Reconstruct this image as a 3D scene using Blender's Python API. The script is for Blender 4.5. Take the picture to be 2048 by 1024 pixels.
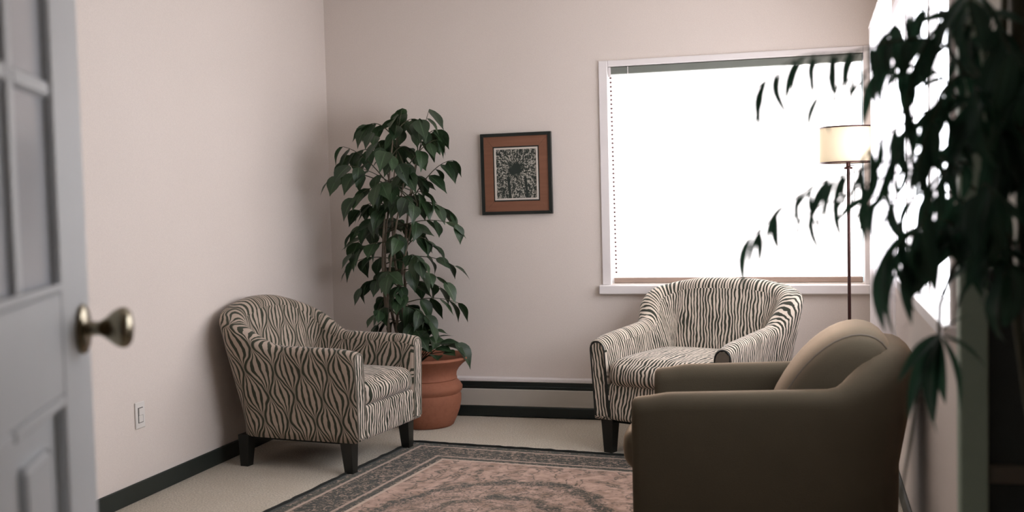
import bpy, math, random
import numpy as np
from mathutils import Vector, Matrix

for o in list(bpy.data.objects):
    bpy.data.objects.remove(o, do_unlink=True)
scene = bpy.context.scene
COL = scene.collection
R = math.radians
random.seed(7)

# ------------------------------------------------------------------ camera
CAM_H = 1.35
F_PX, YAW, PITCH, ROLL = 2167.8, .2712, .0506, -.0243
cy_, sy_ = math.cos(YAW), math.sin(YAW)
fw0, rt0, up0 = Vector((-sy_, cy_, 0)), Vector((cy_, sy_, 0)), Vector((0, 0, 1))
FWD = fw0*math.cos(PITCH) - up0*math.sin(PITCH)
u0 = up0*math.cos(PITCH) + fw0*math.sin(PITCH)
RGT = rt0*math.cos(ROLL) + u0*math.sin(ROLL)
UPV = u0*math.cos(ROLL) - rt0*math.sin(ROLL)
cam = bpy.data.cameras.new('camera')
cam.sensor_width = 36.0
cam.lens = F_PX/2048*36.0
cam.clip_start = .05
cam.dof.use_dof = True
cam.dof.focus_distance = 5.6
cam.dof.aperture_fstop = 2.8
camo = bpy.data.objects.new('camera', cam)
COL.objects.link(camo)
M3 = Matrix((RGT, UPV, -FWD)).transposed()
camo.matrix_world = Matrix.Translation((0, 0, CAM_H)) @ M3.to_4x4()
scene.camera = camo

# ------------------------------------------------------------------ world, exposure, light levels
scene.view_settings.view_transform = 'Standard'
scene.view_settings.look = 'None'
scene.view_settings.exposure = 0.2
scene.view_settings.gamma = 1.0
scene.view_settings.use_curve_mapping = False
world = bpy.data.worlds.new('world')
scene.world = world
world.use_nodes = True
world.node_tree.nodes['Background'].inputs[0].default_value = (.86, .93, 1.0, 1)
world.node_tree.nodes['Background'].inputs[1].default_value = 1.0
DAY_BACK = 3.2      # daylight glowing through the roller shade of the back window
DAY_SIDE = 5.6      # daylight in the window of the right wall
LAMP_GLOW = .42

# room extents (metres): camera stands in the hall doorway at the origin
XL, XR, YB, YF, ZC = -3.044, .369, 6.531, .56, 2.75


def ray(px, py):
    return FWD + RGT*((px-1024)/F_PX) + UPV*((512-py)/F_PX)


def at_depth(px, py, d):
    return Vector((0, 0, CAM_H)) + ray(px, py)*d


def at_y(px, py, y):
    r = ray(px, py)
    return Vector((0, 0, CAM_H)) + r*(y/r.y)


# ------------------------------------------------------------------ node helper
class NT:
    def __init__(self, name):
        self.m = bpy.data.materials.new(name)
        self.m.use_nodes = True
        self.t = self.m.node_tree
        self.b = self.t.nodes['Principled BSDF']
        self.out = self.t.nodes['Material Output']

    def n(self, typ, **kw):
        x = self.t.nodes.new(typ)
        for k, v in kw.items():
            setattr(x, k, v)
        return x

    def link(self, a, b):
        self.t.links.new(a, b)

    def put(self, sock, v):
        if v is None:
            return
        if isinstance(v, (int, float)):
            sock.default_value = v
        elif isinstance(v, (tuple, list)):
            v = tuple(v)
            if len(sock.default_value) == 4 and len(v) == 3:
                v = v+(1,)
            sock.default_value = v
        else:
            self.link(v, sock)

    def math(self, op, a, b=None, c=None):
        x = self.n('ShaderNodeMath', operation=op)
        self.put(x.inputs[0], a)
        if b is not None:
            self.put(x.inputs[1], b)
        if c is not None:
            self.put(x.inputs[2], c)
        return x.outputs[0]

    def add(self, a, b): return self.math('ADD', a, b)
    def sub(self, a, b): return self.math('SUBTRACT', a, b)
    def mul(self, a, b): return self.math('MULTIPLY', a, b)

    def sstep(self, x, lo, hi, a=0., b=1.):
        q = self.n('ShaderNodeMapRange', interpolation_type='SMOOTHSTEP')
        self.put(q.inputs[0], x)
        for i, v in enumerate((lo, hi, a, b)):
            self.put(q.inputs[i+1], v)
        return q.outputs[0]

    def mix(self, f, a, b):
        q = self.n('ShaderNodeMix', data_type='RGBA')
        self.put(q.inputs[0], f)
        self.put(q.inputs[6], a)
        self.put(q.inputs[7], b)
        return q.outputs[2]

    def coord(self, which):
        return self.n('ShaderNodeTexCoord').outputs[which]

    def sep(self, v):
        q = self.n('ShaderNodeSeparateXYZ')
        self.link(v, q.inputs[0])
        return q.outputs

    def comb(self, x, y, z=0.):
        q = self.n('ShaderNodeCombineXYZ')
        for s, v in zip(q.inputs, (x, y, z)):
            self.put(s, v)
        return q.outputs[0]

    def noise(self, vec, scale, detail=3., rough=.5, dist=0.):
        q = self.n('ShaderNodeTexNoise')
        if vec is not None:
            self.link(vec, q.inputs['Vector'])
        q.inputs['Scale'].default_value = scale
        q.inputs['Detail'].default_value = detail
        q.inputs['Roughness'].default_value = rough
        q.inputs['Distortion'].default_value = dist
        return q.outputs[0]

    def bump(self, h, strength=.3, dist=.005):
        q = self.n('ShaderNodeBump')
        q.inputs['Strength'].default_value = strength
        q.inputs['Distance'].default_value = dist
        self.link(h, q.inputs['Height'])
        self.link(q.outputs[0], self.b.inputs['Normal'])

    def set(self, color=None, rough=None, metal=None, spec=None, sheen=None):
        self.put(self.b.inputs['Base Color'], color)
        self.put(self.b.inputs['Roughness'], rough)
        self.put(self.b.inputs['Metallic'], metal)
        self.put(self.b.inputs['Specular IOR Level'], spec)
        if sheen is not None:
            self.b.inputs['Sheen Weight'].default_value = sheen
            self.b.inputs['Sheen Roughness'].default_value = .4
        return self


def mat_plain(name, color, rough=.6, metal=0., spec=.4, var=.08, vscale=12., bump=0., bscale=80.):
    t = NT(name)
    oc = t.coord('Object')
    f = t.noise(oc, vscale, 4.)
    c = t.mix(f, tuple(max(0, v*(1-var)) for v in color), tuple(v*(1+var) for v in color))
    t.set(c, rough, metal, spec)
    if bump:
        t.bump(t.noise(oc, bscale, 3.), bump, .003)
    return t.m


def mat_wall():
    t = NT('wall_paint')
    oc = t.coord('Object')
    f = t.noise(oc, 1.3, 3.)
    g = t.noise(oc, 190., 3., .7)
    c = t.mix(f, (.745, .662, .605), (.785, .705, .65))
    c = t.mix(t.sstep(g, .3, .7, 0, .30), c, (.60, .53, .48))
    t.set(c, .85, 0., .2)
    t.bump(t.noise(oc, 180., 3.), .25, .002)
    return t.m


def mat_carpet():
    t = NT('carpet_pile')
    oc = t.coord('Object')
    a = t.noise(oc, 120., 5., .8)
    b = t.noise(oc, 5., 4., .6)
    c = t.mix(t.sstep(a, .36, .64), (.42, .355, .265), (.84, .75, .62))
    c = t.mix(t.sstep(b, .35, .7, 0, .45), c, (.60, .51, .39))
    t.set(c, .95, 0., .1, .3)
    t.bump(t.noise(oc, 220., 4., .7), .7, .012)
    return t.m


def mat_ogee():
    # leaf lattice: nested onion shapes, dark strokes on a pinkish tan ground
    t = NT('leaf_print_fabric')
    uv = t.coord('UV')
    n1 = t.n('ShaderNodeTexNoise')
    t.link(uv, n1.inputs['Vector'])
    n1.inputs['Scale'].default_value = 7.
    n1.inputs['Detail'].default_value = 2.
    s = t.sep(n1.outputs[1])
    u, v, _ = t.sep(uv)
    u = t.add(u, t.mul(t.sub(s[0], .5), .05))
    v = t.add(v, t.mul(t.sub(s[1], .5), .05))
    U = t.add(t.math('DIVIDE', u, .156), t.mul(t.math('DIVIDE', v, .260), -.42))
    V = t.math('DIVIDE', v, .260)
    cs = t.math('COSINE', t.mul(V, 2*math.pi))
    hw = t.add(.25, t.mul(cs, .225))
    r = t.math('ABSOLUTE', t.sub(t.math('FRACT', U), .5))
    inside = t.math('LESS_THAN', r, hw)
    ta = t.math('DIVIDE', r, hw)
    tb = t.math('DIVIDE', t.sub(.5, r), t.sub(.5, hw))
    tt = t.add(t.mul(inside, ta), t.mul(t.sub(1., inside), tb))
    wob = t.noise(uv, 22., 2.)
    ph = t.add(t.mul(tt, 2.0), t.mul(t.sub(wob, .5), .35))
    w = t.math('COSINE', t.mul(ph, 2*math.pi))
    thick = t.sub(.52, t.mul(t.noise(uv, 15., 2.), .75))
    line = t.sstep(t.sub(w, thick), .0, .30)
    ln2 = t.sstep(tt, .78, .88)
    line = t.math('MAXIMUM', line, ln2)
    g = t.noise(uv, 7., 3.)
    ground = t.mix(g, (.36, .285, .225), (.50, .405, .335))
    dark = t.mix(g, (.030, .034, .022), (.055, .060, .040))
    t.set(t.mix(line, ground, dark), .85, 0., .2, .15)
    t.bump(t.noise(uv, 500., 2.), .25, .002)
    return t.m


def mat_zebra(name, freq, ground, dark, amp=1.0, duty=0.0, skew=0.):
    # wavy dark stripes running along v, branching here and there
    t = NT(name)
    uv = t.coord('UV')
    u, v, _ = t.sep(uv)
    u = t.add(u, t.mul(v, skew))
    q = t.comb(t.mul(u, 9.), t.mul(v, 7.))
    d1 = t.noise(q, 1.0, 2.5, .55)
    q2 = t.comb(t.mul(u, freq*.9), t.mul(v, 9.))
    d2 = t.noise(q2, 1.0, 2., .5)
    ph = t.add(t.mul(u, freq), t.mul(t.sub(d1, .5), 3.2*amp))
    w = t.math('SINE', t.mul(ph, 2*math.pi))
    x = t.add(w, t.mul(t.sub(d2, .5), 3.0))
    line = t.sstep(x, duty-.18, duty+.28)
    g = t.noise(uv, 10., 3.)
    gc = t.mix(g, tuple(c*.88 for c in ground), tuple(c*1.12 for c in ground))
    t.set(t.mix(line, gc, dark), .85, 0., .2, .15)
    t.bump(t.noise(uv, 500., 2.), .25, .002)
    return t.m


def mat_rug(hx, hy, band):
    t = NT('oriental_rug_pile')
    oc = t.coord('Object')
    x, y, z = t.sep(oc)
    ax, ay = t.math('ABSOLUTE', x), t.math('ABSOLUTE', y)
    d = t.math('MINIMUM', t.sub(hx, ax), t.sub(hy, ay))
    nz = t.noise(oc, 14., 4., .65)
    fine = t.noise(oc, 60., 4., .7, .6)
    med = t.noise(oc, 22., 3., .6, 1.6)
    # field: dusty pink with dark vine strokes
    pink = t.mix(t.sstep(nz, .3, .7), (.30, .19, .135), (.56, .375, .295))
    dark = t.mix(fine, (.022, .028, .02), (.06, .058, .042))
    vine = t.math('ABSOLUTE', t.sub(t.noise(oc, 6.5, 2., .5, 1.2), .5))
    vl = t.sstep(vine, .012, .034, 1., 0.)
    fl = t.sstep(med, .60, .66, 0., .9)
    # medallion: wavy oval outline and nested rings
    r = t.math('SQRT', t.add(t.math('POWER', t.math('DIVIDE', x, .56), 2.), t.math('POWER', t.math('DIVIDE', y, .80), 2.)))
    r = t.add(r, t.mul(t.sub(t.noise(oc, 9., 2.), .5), .22))
    ring = t.sstep(t.math('ABSOLUTE', t.sub(r, .92)), .035, .075, 1., 0.)
    ring2 = t.sstep(t.math('ABSOLUTE', t.sub(r, .58)), .02, .06, 1., 0.)
    inner = t.mul(t.sstep(r, .86, .92, 1., 0.), t.sstep(fine, .45, .62, 0., .85))
    f = t.math('MAXIMUM', t.math('MAXIMUM', ring, ring2), t.math('MAXIMUM', inner, t.mul(t.math('MAXIMUM', vl, fl), .8)))
    f = t.mul(f, t.sstep(t.noise(oc, 48., 5., .75, 1.5), .40, .52, .12, 1.))
    fieldc = t.mix(f, pink, dark)
    # border: dense dark motifs on brownish pink
    bfl = t.sstep(t.noise(oc, 40., 5., .7, 1.4), .42, .50)
    bc = t.mix(bfl, (.36, .255, .195), (.028, .032, .022))
    inb = t.sstep(d, band-.004, band+.004)
    col = t.mix(inb, bc, fieldc)
    for dd, wd, c in ((band, .012, (.55, .42, .33)), (band-.035, .012, (.06, .055, .04)), (band-.06, .010, (.46, .33, .26)),
                      (.09, .012, (.50, .37, .29)), (.06, .012, (.06, .06, .04)), (0., .03, (.03, .035, .028))):
        k = t.sstep(t.math('ABSOLUTE', t.sub(d, dd)), wd*.6, wd, 1., 0.)
        col = t.mix(t.mul(k, t.sstep(fine, .2, .5, .5, 1.)), col, c)
    t.set(col, .95, 0., .1, .2)
    t.bump(t.noise(oc, 260., 3., .7), .6, .006)
    return t.m


def mat_velvet():
    t = NT('taupe_velvet')
    oc = t.coord('Object')
    f = t.noise(oc, 6., 4.)
    c = t.mix(f, (.064, .053, .035), (.082, .067, .045))
    t.set(c, .9, 0., .12, .58)
    t.b.inputs['Sheen Tint'].default_value = (.80, .56, .38, 1)
    t.bump(t.noise(oc, 300., 3.), .3, .003)
    return t.m


def mat_print():
    # block print: pale worm-like cuts on black, radiating from a dark blot
    t = NT('block_print')
    oc = t.coord('Object')
    x, y, z = t.sep(oc)
    dx, dz = t.add(x, .005), t.sub(z, .03)
    r = t.math('SQRT', t.add(t.mul(dx, dx), t.mul(dz, dz)))
    ang = t.math('ARCTAN2', dz, dx)
    q = t.comb(t.mul(r, 30.), t.mul(ang, 3.2))
    wob = t.noise(oc, 30., 3.)
    a = t.math('SINE', t.add(t.mul(ang, 26.), t.mul(wob, 22.)))
    b = t.sub(t.noise(oc, 95., 3., .6, 1.5), .5)
    k = t.add(t.mul(a, .35), t.mul(b, 5.))
    line = t.sstep(k, .05, .35)
    blot = t.sstep(t.add(r, t.mul(t.sub(wob, .5), .12)), .035, .06)
    leg = t.sstep(t.math('ABSOLUTE', t.add(t.math('ABSOLUTE', t.add(dx, t.mul(dz, .1))), -.055)), .006, .011)
    leg = t.math('MAXIMUM', leg, t.sstep(dz, -.06, -.03))
    f = t.mul(t.mul(line, blot), leg)
    t.set(t.mix(f, (.025, .032, .026), (.46, .43, .37)), .7, 0., .3)
    return t.m


def mat_leaf(name, c1, c2, rough=.42, trans=.10):
    t = NT(name)
    oi = t.n('ShaderNodeObjectInfo')
    uv = t.coord('UV')
    u, v, _ = t.sep(uv)
    c = t.mix(oi.outputs['Random'], c1, c2)
    f = t.noise(uv, 14., 3.)
    c = t.mix(t.mul(f, .5), c, tuple(x*.55 for x in c1))
    rib = t.sstep(t.math('ABSOLUTE', t.sub(v, .5)), .012, .045, .6, 0.)
    c = t.mix(rib, c, tuple(min(1, x*2.0+.02) for x in c2))
    vein = t.math('SINE', t.mul(t.sub(t.mul(u, 9.), t.mul(t.math('ABSOLUTE', t.sub(v, .5)), 7.)), 2*math.pi))
    t.set(c, rough, 0., .45)
    t.b.inputs['Transmission Weight'].default_value = 0.
    t.bump(vein, .12, .002)
    tr = t.n('ShaderNodeBsdfTranslucent')
    t.put(tr.inputs[0], tuple(x*1.6 for x in c2))
    mx = t.n('ShaderNodeMixShader')
    mx.inputs[0].default_value = trans
    t.link(t.b.outputs[0], mx.inputs[1])
    t.link(tr.outputs[0], mx.inputs[2])
    t.link(mx.outputs[0], t.out.inputs[0])
    return t.m


def mat_glow(name, color, strength, base=(.85, .83, .82)):
    t = NT(name)
    uv = t.coord('Object')
    f = t.noise(uv, 350., 2.)
    t.set(t.mix(f, tuple(c*.95 for c in base), base), .9, 0., .1)
    t.b.inputs['Emission Color'].default_value = (*color, 1)
    t.b.inputs['Emission Strength'].default_value = strength
    return t.m


def mat_glass():
    t = NT('clear_glass')
    gl = t.n('ShaderNodeBsdfGlossy')
    gl.inputs['Roughness'].default_value = .02
    tp = t.n('ShaderNodeBsdfTransparent')
    tp.inputs[0].default_value = (.93, .96, .95, 1)
    fr = t.n('ShaderNodeFresnel')
    fr.inputs[0].default_value = 1.45
    mx = t.n('ShaderNodeMixShader')
    t.link(fr.outputs[0], mx.inputs[0])
    t.link(tp.outputs[0], mx.inputs[1])
    t.link(gl.outputs[0], mx.inputs[2])
    t.link(mx.outputs[0], t.out.inputs[0])
    return t.m


def mat_sheer():
    t = NT('sheer_voile')
    tr = t.n('ShaderNodeBsdfTranslucent')
    tr.inputs[0].default_value = (.9, .87, .88, 1)
    df = t.n('ShaderNodeBsdfDiffuse')
    df.inputs[0].default_value = (.88, .85, .86, 1)
    mx = t.n('ShaderNodeMixShader')
    mx.inputs[0].default_value = .45
    t.link(tr.outputs[0], mx.inputs[1])
    t.link(df.outputs[0], mx.inputs[2])
    tp = t.n('ShaderNodeBsdfTransparent')
    m2 = t.n('ShaderNodeMixShader')
    m2.inputs[0].default_value = .35
    t.link(mx.outputs[0], m2.inputs[1])
    t.link(tp.outputs[0], m2.inputs[2])
    t.link(m2.outputs[0], t.out.inputs[0])
    return t.m


def mat_wood(name, c1, c2, rough=.45, scale=1., axis='X'):
    t = NT(name)
    oc = t.coord('Object')
    s = t.sep(oc)
    k = {'X': (2., 30., 30.), 'Z': (30., 30., 2.), 'Y': (30., 2., 30.)}[axis]
    q = t.comb(*[t.mul(a, b*scale) for a, b in zip(s, k)])
    f = t.noise(q, 2., 4., .6)
    t.set(t.mix(f, c1, c2), rough, 0., .4)
    t.bump(f, .1, .002)
    return t.m


MAT = dict(
    wall=mat_wall(), carpet=mat_carpet(),
    ceiling=mat_plain('ceiling_paint', (.88, .85, .81), .9),
    trim=mat_plain('white_trim_paint', (.80, .755, .745), .5, var=.03),
    door=mat_plain('door_enamel', (.70, .72, .735), .38, var=.04, spec=.5),
    glass=mat_glass(),
    base=mat_plain('black_vinyl_base', (.020, .026, .022), .45, var=.2),
    heat=mat_plain('heater_enamel', (.50, .47, .42), .45, var=.05),
    heatblk=mat_plain('heater_black', (.012, .018, .017), .3, var=.2),
    ogee=mat_ogee(),
    zebra_front=mat_zebra('stripe_print_fabric', 44., (.60, .51, .43), (.035, .04, .027), .9, -.12),
    zebra=mat_zebra('zebra_stripe_fabric', 52., (.66, .565, .47), (.040, .042, .030), .9, -.05, .14),
    velvet=mat_velvet(),
    panel=mat_plain('brown_arm_panel', (.13, .105, .08), .8, var=.1, vscale=30.),
    leg=mat_plain('espresso_wood', (.012, .012, .010), .35, var=.3),
    cloth_black=mat_plain('black_dust_cloth', (.012, .013, .011), .9),
    terra=None, soil=mat_plain('potting_soil', (.030, .022, .015), .95, var=.5, vscale=60., bump=.8),
    bark=mat_plain('grey_bark', (.16, .125, .09), .85, var=.35, vscale=40., bump=.5),
    twig=mat_plain('green_twig', (.055, .055, .03), .6, var=.3, vscale=40.),
    fig=mat_leaf('fig_leaf_green', (.015, .034, .015), (.036, .072, .028)),
    blade=mat_leaf('long_leaf_green', (.016, .044, .028), (.034, .088, .052), .36, .30),
    fblack=mat_plain('black_frame_lacquer', (.012, .016, .014), .35),
    fwood=mat_wood('red_brown_frame_wood', (.17, .070, .040), (.26, .115, .066), .5),
    fillet=mat_plain('ivory_fillet', (.62, .56, .50), .5),
    print=mat_print(),
    shade=mat_glow('backlit_shade_fabric', (1., .965, .97), DAY_BACK),
    skyglow=mat_glow('daylit_pane', (.93, .955, 1.02), DAY_SIDE),
    cass=mat_plain('grey_cassette', (.20, .215, .19), .4, var=.06),
    bar=mat_wood('tan_hem_bar', (.30, .215, .17), (.40, .30, .245), .6),
    bead=mat_plain('chain_bead', (.16, .09, .09), .4),
    bronze=mat_plain('dark_bronze', (.055, .022, .020), .35, .6, .5, .15),
    lampshade=mat_glow('lamp_linen', (1., .78, .50), LAMP_GLOW, (.62, .53, .40)),
    brass=mat_plain('aged_brass', (.30, .265, .19), .22, 1., .5, .18, 30.),
    plate=mat_plain('ivory_plastic', (.74, .70, .66), .4, var=.02),
    slot=mat_plain('dark_gap', (.08, .075, .07), .7),
    sheer=mat_sheer(), frost=mat_plain('frosted_glass', (.74, .76, .80), .12, var=.02, spec=.8),
    darkpaint=mat_plain('grey_green_paint', (.36, .43, .34), .5, var=.06),
    darkpanel=mat_plain('near_black_panel', (.030, .034, .030), .5, var=.2),  # even near-black colour for the screen's panels and rails
    pot2=mat_plain('dark_planter_glaze', (.05, .055, .05), .35, var=.2),
    hall=mat_plain('hall_paint', (.30, .29, .27), .9),
)


def mat_terra():
    t = NT('terracotta')
    oc = t.coord('Object')
    a = t.noise(oc, 7., 5., .6)
    b = t.noise(oc, 45., 4.)
    c = t.mix(a, (.25, .092, .052), (.37, .150, .090))
    c = t.mix(t.sstep(b, .45, .8, 0., .5), c, (.22, .085, .052))
    t.set(c, .8, 0., .25)
    t.bump(b, .3, .004)
    return t.m


MAT['terra'] = mat_terra()


# ------------------------------------------------------------------ mesh helpers
def mesh_of(name, verts, faces, uvs=None, smooth=False):
    me = bpy.data.meshes.new(name)
    me.from_pydata([tuple(v) for v in verts], [], faces)
    if uvs is not None:
        ul = me.uv_layers.new(name='UVMap')
        flat = [c for f in uvs for p in f for c in p]
        ul.data.foreach_set('uv', flat)
    if smooth:
        me.polygons.foreach_set('use_smooth', [True]*len(me.polygons))
    me.update()
    return me


def obj(name, me, material, parent=None, loc=None, rot=None):
    if material is not None and not me.materials:
        me.materials.append(material)
    o = bpy.data.objects.new(name, me)
    COL.objects.link(o)
    if parent is not None:
        o.parent = parent
    if loc is not None:
        o.location = loc
    if rot is not None:
        o.rotation_euler = rot
    return o


def empty(name, loc=(0, 0, 0), rz=0.):
    o = bpy.data.objects.new(name, None)
    o.empty_display_size = .1
    COL.objects.link(o)
    o.location = loc
    o.rotation_euler = (0, 0, rz)
    return o


def tag(o, label=None, cat=None, group=None, kind=None):
    for k, v in (('label', label), ('category', cat), ('group', group), ('kind', kind)):
        if v:
            o[k] = v
    return o


class MB:
    """Collects several simple shapes of one piece into one mesh."""
    def __init__(self):
        self.v, self.f = [], []

    def addm(self, vs, fs):
        k = len(self.v)
        self.v += [tuple(p) for p in vs]
        self.f += [tuple(i+k for i in q) for q in fs]
        return self

    def box(self, x0, x1, y0, y1, z0, z1, c=0.):
        """box with chamfered edges of size c"""
        if c <= 0:
            vs = [(x, y, z) for x in (x0, x1) for y in (y0, y1) for z in (z0, z1)]
            fs = [(0, 1, 3, 2), (4, 6, 7, 5), (0, 4, 5, 1), (2, 3, 7, 6), (0, 2, 6, 4), (1, 5, 7, 3)]
            return self.addm(vs, fs)
        vs, idx = [], {}
        for ix, x in enumerate((x0, x1)):
            for iy, y in enumerate((y0, y1)):
                for iz, z in enumerate((z0, z1)):
                    sx, sy, sz = (1, -1)[ix]*c, (1, -1)[iy]*c, (1, -1)[iz]*c
                    for a, p in (('x', (x, y+sy, z+sz)), ('y', (x+sx, y, z+sz)), ('z', (x+sx, y+sy, z))):
                        idx[ix, iy, iz, a] = len(vs)
                        vs.append(p)
        fs = []
        for i in (0, 1):
            q = [idx[i, 0, 0, 'x'], idx[i, 1, 0, 'x'], idx[i, 1, 1, 'x'], idx[i, 0, 1, 'x']]
            fs.append(q if i else q[::-1])
            q = [idx[0, i, 0, 'y'], idx[1, i, 0, 'y'], idx[1, i, 1, 'y'], idx[0, i, 1, 'y']]
            fs.append(q[::-1] if i else q)
            q = [idx[0, 0, i, 'z'], idx[1, 0, i, 'z'], idx[1, 1, i, 'z'], idx[0, 1, i, 'z']]
            fs.append(q if i else q[::-1])
        for i in (0, 1):
            for j in (0, 1):
                fl = (i == j)
                q = [idx[i, j, 0, 'x'], idx[i, j, 0, 'y'], idx[i, j, 1, 'y'], idx[i, j, 1, 'x']]
                fs.append(q if not fl else q[::-1])
                q = [idx[i, 0, j, 'x'], idx[i, 0, j, 'z'], idx[i, 1, j, 'z'], idx[i, 1, j, 'x']]
                fs.append(q if fl else q[::-1])
                q = [idx[0, i, j, 'y'], idx[0, i, j, 'z'], idx[1, i, j, 'z'], idx[1, i, j, 'y']]
                fs.append(q if not fl else q[::-1])
        for i in (0, 1):
            for j in (0, 1):
                for k in (0, 1):
                    q = [idx[i, j, k, a] for a in 'xyz']
                    fs.append(q if (i+j+k) % 2 else q[::-1])
        return self.addm(vs, fs)

    def quadprism(self, bot, top):
        n = len(bot)
        fs = [tuple(range(n))[::-1], tuple(range(n, 2*n))]
        fs += [(i, (i+1) % n, n+(i+1) % n, n+i) for i in range(n)]
        return self.addm(list(bot)+list(top), fs)

    def tube(self, pts, rad, seg=8, cap=True):
        pts = [Vector(p) for p in pts]
        n = len(pts)
        rads = rad if isinstance(rad, (list, tuple)) else [rad]*n
        vs, fs = [], []
        prev = None
        for i, p in enumerate(pts):
            d = (pts[min(i+1, n-1)]-pts[max(i-1, 0)]).normalized()
            if prev is None:
                a = Vector((0, 0, 1)) if abs(d.z) < .9 else Vector((1, 0, 0))
                s = d.cross(a).normalized()
            else:
                s = (prev - d*prev.dot(d)).normalized()
            prev = s
            q = d.cross(s)
            for k in range(seg):
                t = 2*math.pi*k/seg
                vs.append(p + (s*math.cos(t)+q*math.sin(t))*rads[i])
        for i in range(n-1):
            for k in range(seg):
                k2 = (k+1) % seg
                fs.append((i*seg+k, i*seg+k2, (i+1)*seg+k2, (i+1)*seg+k))
        if cap:
            fs.append(tuple(range(seg))[::-1])
            fs.append(tuple((n-1)*seg+k for k in range(seg)))
        return self.addm(vs, fs)

    def lathe(self, prof, seg=40, c=(0, 0)):
        vs, fs = [], []
        for (r, z) in prof:
            for k in range(seg):
                t = 2*math.pi*k/seg
                vs.append((c[0]+r*math.cos(t), c[1]+r*math.sin(t), z))
        for i in range(len(prof)-1):
            for k in range(seg):
                k2 = (k+1) % seg
                fs.append((i*seg+k, i*seg+k2, (i+1)*seg+k2, (i+1)*seg+k))
        fs.append(tuple(range(seg))[::-1])
        fs.append(tuple((len(prof)-1)*seg+k for k in range(seg)))
        return self.addm(vs, fs)

    def build(self, name, material, parent=None, smooth=False, loc=None, rot=None):
        me = mesh_of(name, self.v, self.f, None, smooth)
        if smooth:
            try:
                me.set_sharp_from_angle(angle=R(40))
            except Exception:
                pass
        return obj(name, me, material, parent, loc, rot)


def sm(x, a, b):
    x = min(1., max(0., (x-a)/(b-a)))
    return x*x*(3-2*x)


def lerp(a, b, t):
    return a+(b-a)*t


def rounded_box(name, sx, sy, sz, r, material, parent, loc=(0, 0, 0), rot=None, crown=0., n=14, belly=0., uvoff=0.):
    """soft cushion: box rounded by r, crowned on top; u across (y), v along x and over the front"""
    h = Vector((sx/2, sy/2, sz/2))
    vs, fs, key = [], [], {}

    def vert(p):
        k = tuple(round(c, 5) for c in p)
        if k in key:
            return key[k]
        q = Vector((p[0]*h.x, p[1]*h.y, p[2]*h.z))
        c = Vector([max(-(h[i]-r), min(h[i]-r, q[i])) for i in range(3)])
        d = q-c
        if d.length > 1e-9:
            q = c+d.normalized()*r
        if q.z > 0:
            q.z += crown*max(0, 1-p[0]**2)*max(0, 1-p[1]**2)
        if belly:
            q.x += belly*max(0, 1-p[2]**2)*max(0, 1-p[1]**2)*max(0, p[0])
        key[k] = len(vs)
        vs.append(q)
        return key[k]
    # denser sampling near the edges
    g = [math.copysign(abs(t)**.6, t) for t in [(-1+2*i/n) for i in range(n+1)]]
    for ax in range(3):
        for s in (-1, 1):
            for i in range(n):
                for j in range(n):
                    q = []
                    for a, b in ((i, j), (i+1, j), (i+1, j+1), (i, j+1)):
                        p = [0, 0, 0]
                        p[ax] = s
                        p[(ax+1) % 3] = g[a]
                        p[(ax+2) % 3] = g[b]
                        q.append(vert(p))
                    fs.append(tuple(q) if s > 0 else tuple(q[::-1]))
    uvs = [[(vs[i].y+uvoff, vs[i].x-vs[i].z+uvoff*.7) for i in f] for f in fs]
    me = mesh_of(name, vs, fs, uvs, True)
    return obj(name, me, material, parent, loc, rot)


# ------------------------------------------------------------------ the setting
def structure(o):
    o['kind'] = 'structure'
    return o


structure(MB().box(XL-.2, XR+.5, -1.5, YB+.2, -.08, 0.).build('floor', MAT['carpet']))
structure(MB().box(XL-.2, XR+.5, -1.5, YB+.2, ZC, ZC+.1).build('ceiling', MAT['ceiling']))
structure(MB().box(XL-.15, XL, YF, YB+.15, 0, ZC).build('wall_left', MAT['wall']))
# back wall with the window opening
W1X0, W1X1, W1Z0, W1Z1 = -1.19, .290, .83, 2.150
structure(MB().box(XL, W1X0, YB, YB+.15, 0, ZC).box(W1X1, XR, YB, YB+.15, 0, ZC)
          .box(W1X0, W1X1, YB, YB+.15, 0, W1Z0).box(W1X0, W1X1, YB, YB+.15, W1Z1, ZC).build('wall_back', MAT['wall']))
# right wall with its own window, ends at the glazed screen
W2Y0, W2Y1, W2Z0, W2Z1 = 3.15, 6.05, .98, 2.15
YS = 2.16
structure(MB().box(XR, XR+.12, YS+.05, W2Y0, 0, ZC).box(XR, XR+.12, W2Y1, YB+.15, 0, ZC)
          .box(XR, XR+.12, W2Y0, W2Y1, 0, W2Z0).box(XR, XR+.12, W2Y0, W2Y1, W2Z1, ZC)
          .box(XR+.36, XR+.48, YF, YS+.10, 0, ZC).box(XR+.12, XR+.36, YS+.05, YS+.10, 0, ZC).build('wall_right', MAT['wall']))
# front wall beside the doorway and the hall behind the camera
DX0, DX1 = -.70, .28
structure(MB().box(XL, DX0-.02, YF-.12, YF, 0, ZC).box(DX1, XR+.48, YF-.12, YF, 0, ZC)
          .box(DX0-.02, DX1, YF-.12, YF, 2.32, ZC).build('wall_front', MAT['wall']))
structure(MB().box(-1.5, 1.1, -1.55, -1.45, 0, ZC).box(-1.6, -1.5, -1.5, YF-.12, 0, ZC)
          .box(XR+.5, XR+.6, -1.5, YF-.12, 0, ZC).build('wall_hall', MAT['hall']))
structure(MB().box(XL, XL+.014, YF, YB, 0, .085, .004).build('baseboard_left', MAT['base']))
structure(MB().box(XR-.014, XR, YS+.06, YB, 0, .085, .004).build('baseboard_right', MAT['base']))

# window in the back wall: casing, sill, pane
w1 = structure(empty('window_1', ((W1X0+W1X1)/2, YB, W1Z0)))
wx, wz = (W1X0+W1X1)/2, W1Z0


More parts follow.
